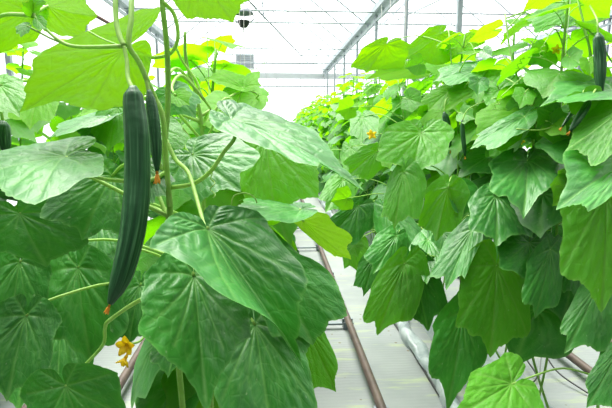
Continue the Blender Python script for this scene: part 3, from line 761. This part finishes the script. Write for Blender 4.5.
# the white film strip lying along the edge of the right row
vs, fs = [], []; rs2 = random.Random(5); ny = 160
prof = [(-.05, .0), (-.055, .04), (-.03, .075), (.01, .08), (.04, .05), (.055, .0)]
for i in range(ny+1):
    yy = 1.6+22*(i/ny)**1.3; w_ = .02*math.sin(yy*7)+rs2.uniform(-.008, .008)
    for px, pz in prof: vs.append((1.02+px+w_+(rs2.uniform(-.022, .022) if pz else 0), yy, pz*(1+rs2.uniform(-.65, .45))))
for i in range(ny):
    for q in range(5): fs.append((i*6+q, i*6+q+1, (i+1)*6+q+1, (i+1)*6+q))
fs.append((5, 4, 3, 2, 1, 0)); fs.append(tuple(ny*6+q for q in range(6)))
tag(new_obj('drain_sleeve', mesh('drain_sleeve', vs, fs), M['film']), 'crumpled white film sleeve lying along the aisle side of the right row', 'plastic sleeve')
def hose(label, pts, r=.008):
    o = tube('drip_hose', pts, r, M['dark'], None, 7, 8); return tag(o, label, 'hose')
hose('black drip hose along the foot of the white film sleeve in the aisle', [(.965, 1.6, .012), (.975, 3.2, .012), (.96, 4.4, .012), (.97, 8, .012), (.965, 14, .012)])
hose('thin black drip hose looping on the white floor at the lower right', [P(470, 395, 2.9), (1.62, 2.72, .02), (1.66, 2.9, .09), (1.78, 2.95, .12), (1.8, 2.75, .05), (1.9, 2.5, .01)], .005)
hose('thin black drip hose crossing the rail at the lower right', [(1.55, 2.9, .10), (1.75, 3.0, .13), (1.97, 3.1, .125), (2.05, 3.25, .04), (2.1, 3.35, .01)], .005)

# ------------------------------------------------------------------ greenhouse structure
ZG = 1.6+3.0            # valley gutter height
GX = [-3.75, 2.75, 9.25]
YE = 27.0
def st(o): o['kind'] = 'structure'; return o
def beam(name, a, b, r, mat='steel', seg=6):
    vs, fs, uv = tube_geo([Vector(a), Vector(b)], r, seg); return st(new_obj(name, mesh(name, vs, fs, True), M[mat]))
for gi, gx in enumerate(GX):
    vs, fs = [], []
    box_geo((gx-.10, -3, ZG-.02), (gx+.10, YE, ZG+.01), vs, fs); box_geo((gx-.12, -3, ZG), (gx-.10, YE, ZG+.16), vs, fs); box_geo((gx+.10, -3, ZG), (gx+.12, YE, ZG+.16), vs, fs)
    box_geo((gx-.03, -3, ZG-.20), (gx+.03, YE, ZG-.13), vs, fs)
    yy = -2.5
    while yy < YE:
        box_geo((gx-.02, yy, ZG-.15), (gx+.02, yy+.05, ZG), vs, fs); yy += 1.0
    st(new_obj('valley_gutter', mesh('valley_gutter', vs, fs, False), M['steel']))
    yy = 4.3
    while yy < YE:
        vs, fs = [], []; box_geo((gx-.035, yy-.035, 0), (gx+.035, yy+.035, ZG-.02), vs, fs)
        st(new_obj('post', mesh('post', vs, fs, False), M['steel'])); yy += 3.0
RISE = 2.5
RX = [(GX[0]+GX[1])/2, (GX[1]+GX[2])/2]
vs, fs = [], []
for gi, rx in enumerate(RX):
    b = len(vs)
    vs += [(GX[gi], -3, ZG+.16), (rx, -3, ZG+.16+RISE), (GX[gi+1], -3, ZG+.16), (GX[gi], YE, ZG+.16), (rx, YE, ZG+.16+RISE), (GX[gi+1], YE, ZG+.16)]
    fs += [(b, b+1, b+4, b+3), (b+1, b+2, b+5, b+4)]
st(new_obj('ceiling', mesh('ceiling', vs, fs, False), M['glazing']))
for gi, rx in enumerate(RX):
    beam('ridge_bar', (rx, -3, ZG+.13+RISE), (rx, YE, ZG+.13+RISE), .035)
    yy = 5.0
    while yy < YE:
        beam('rafter', (GX[gi], yy, ZG+.12), (rx, yy, ZG+.12+RISE), .022); beam('rafter', (GX[gi+1], yy, ZG+.12), (rx, yy, ZG+.12+RISE), .022); yy += 2.0
for yy in (13.0, 14.4, 19.0, 20.6, 23.0, 25.4):
    beam('tie_beam', (GX[0], yy, ZG-.02), (GX[2], yy, ZG-.02), .022)
# gable end wall
vs = [(GX[0], YE, 0), (GX[1], YE, 0), (GX[2], YE, 0), (GX[2], YE, ZG+.16), (RX[1], YE, ZG+.16+RISE), (GX[1], YE, ZG+.16), (RX[0], YE, ZG+.16+RISE), (GX[0], YE, ZG+.16)]
st(new_obj('wall_far', mesh('wall_far', vs, [(0, 1, 5, 6, 7), (1, 2, 3, 4, 5)], False), M['glazing']))
vs, fs = [], []; box_geo((GX[0], YE-.12, ZG-.35), (GX[2], YE-.02, ZG-.05), vs, fs)
st(new_obj('end_beam', mesh('end_beam', vs, fs, False), M['steel_pale']))
beam('end_rail', (GX[0], YE-.08, ZG-.75), (GX[2], YE-.08, ZG-.75), .04)
beam('end_rail', (GX[0], YE-.08, ZG+.45), (GX[2], YE-.08, ZG+.45), .03)
beam('end_rail', (GX[0], YE-.08, 1.2), (GX[2], YE-.08, 1.2), .05)
for i in range(11):
    xx = GX[0]+1.3*i
    beam('end_mullion', (xx, YE-.06, 0), (xx, YE-.06, ZG-.3), .022)
beam('wind_brace', P(248, 0, 13.9), (1.92, YE-.1, 1.6+3.43), .028, 'steel_dark')
beam('wind_brace', (5.2, 9, ZG+.3), (3.0, 22, ZG+.6), .02, 'steel')

e = thing('wall_vent', 'grey louvred vent box high on the far end wall', 'vent', (-1.55, YE-.15, ZG+.2))
vs, fs = [], []; box_geo((-.48, -.08, -.02), (.48, .08, .72), vs, fs); new_obj('vent_box', mesh('vent_box', vs, fs, False), M['ventgrey'], e)
for q in range(6):
    vs, fs = [], []; box_geo((-.42, -.12, .05+.11*q), (.42, -.08, .11+.11*q), vs, fs); new_obj('louvre', mesh('louvre', vs, fs, False), M['steel'], e)

# hooded pot hanging from the roof
hp = P(243.5, 14, 9.0)
e = thing('hanging_burner', 'dark hooded round burner hanging high over the left row', 'hanging lamp', hp); e.scale = (1.3, 1.3, 1.3)
def lathe(name, prof, mat, parent, seg=20):
    vs, fs = [], []
    for r, z in prof:
        for q in range(seg): a = 2*PI*q/seg; vs.append((r*math.cos(a), r*math.sin(a), z))
    for i in range(len(prof)-1):
        for q in range(seg): fs.append((i*seg+q, i*seg+(q+1) % seg, (i+1)*seg+(q+1) % seg, (i+1)*seg+q))
    return new_obj(name, mesh(name, vs, fs), mat, parent)
lathe('hood', [(.012, .10), (.05, .095), (.10, .065), (.14, .02), (.145, 0), (.135, 0), (.095, .055), (.04, .08), (.01, .085)], M['steel_dark'], e)
lathe('pot', [(.0, -.19), (.05, -.185), (.075, -.15), (.085, -.10), (.09, -.095), (.075, -.11), (.06, -.15), (.0, -.16)], M['dark'], e)
for s in (-1, 1):
    vs, fs, _ = tube_geo(catmull([Vector((s*.135, 0, .005)), Vector((s*.15, 0, -.06)), Vector((s*.08, 0, -.12))], 5), .008, 6); new_obj('bracket', mesh('bracket', vs, fs), M['steel_dark'], e)
vs, fs, _ = tube_geo([Vector((0, 0, .09)), Vector((0, 0, (ZG+.13+RISE-hp.z-.3)/1.3))], .007, 6); new_obj('hanging_cord', mesh('hanging_cord', vs, fs), M['steel_dark'], e)
vs, fs, _ = tube_geo([Vector((0, 0, -.18)), Vector((0, 0, -.25))], .012, 6); new_obj('pot_spout', mesh('pot_spout', vs, fs), M['steel_dark'], e)

# brown bar at the upper left, and the crop wires
a, b = P(50, -10, 2.6), P(112, 25, 3.6)
o = tube('roof_bar', [a+(a-b)*1.2, a, b], .012, M['redpipe'], None, 8, 1); st(o)
for xx, nm in ((RIGHT_X+.02, 'right'), (LEFT_X, 'left')):
    o = tube('crop_wire', [(xx, .2, 2.92), (xx, 27, 2.92)], .003, M['steel'], None, 6, 1); tag(o, 'thin steel crop wire stretched above the %s row' % nm, 'wire')

# ------------------------------------------------------------------ light, world, camera
w = bpy.data.worlds.new('sky'); scene.world = w; w.use_nodes = True
nt = w.node_tree; nt.nodes.clear()
out = nt.nodes.new('ShaderNodeOutputWorld'); bg = nt.nodes.new('ShaderNodeBackground')
tc = N(nt, 'ShaderNodeTexCoord'); sx = N(nt, 'ShaderNodeSeparateXYZ'); nt.links.new(tc.outputs['Generated'], sx.inputs[0])
# overcast: bright overhead and ahead, dull low down behind the viewer
dt = N(nt, 'ShaderNodeVectorMath', operation='DOT_PRODUCT'); dt.inputs[1].default_value = (-.08, .62, .78)
nt.links.new(tc.outputs['Generated'], dt.inputs[0])
mz = N(nt, 'ShaderNodeMapRange', interpolation_type='SMOOTHSTEP'); mz.inputs['From Min'].default_value = .10; mz.inputs['From Max'].default_value = .80
nt.links.new(dt.outputs['Value'], mz.inputs[0])
c2 = mixc(nt, mz.outputs[0], (0.07, 0.08, 0.085), (0.96, 1.0, 1.0))
nt.links.new(c2, bg.inputs[0]); bg.inputs[1].default_value = 1.3
nt.links.new(bg.outputs[0], out.inputs[0])
sd = bpy.data.lights.new('sun', 'SUN'); sd.energy = 7.0; sd.angle = math.radians(40); sd.color = (1.0, .97, .90)
so = bpy.data.objects.new('sun', sd); COL.objects.link(so)
so.rotation_euler = Vector((.18, -.40, -1)).to_track_quat('-Z', 'Y').to_euler()

cd = bpy.data.cameras.new('camera'); cd.sensor_width = 36; cd.lens = 36*F/612; cd.clip_start = .05; cd.clip_end = 200
co = bpy.data.objects.new('camera', cd); COL.objects.link(co)
m3 = Matrix((rgt, upv, -fwd)).transposed()
co.matrix_world = Matrix.Translation(CAM) @ m3.to_4x4()
scene.camera = co
vs_ = scene.view_settings
vs_.view_transform = 'Standard'; vs_.look = 'None'; vs_.gamma = 1; vs_.use_curve_mapping = False; vs_.exposure = 0.92
scene.cycles.transparent_max_bounces = 16
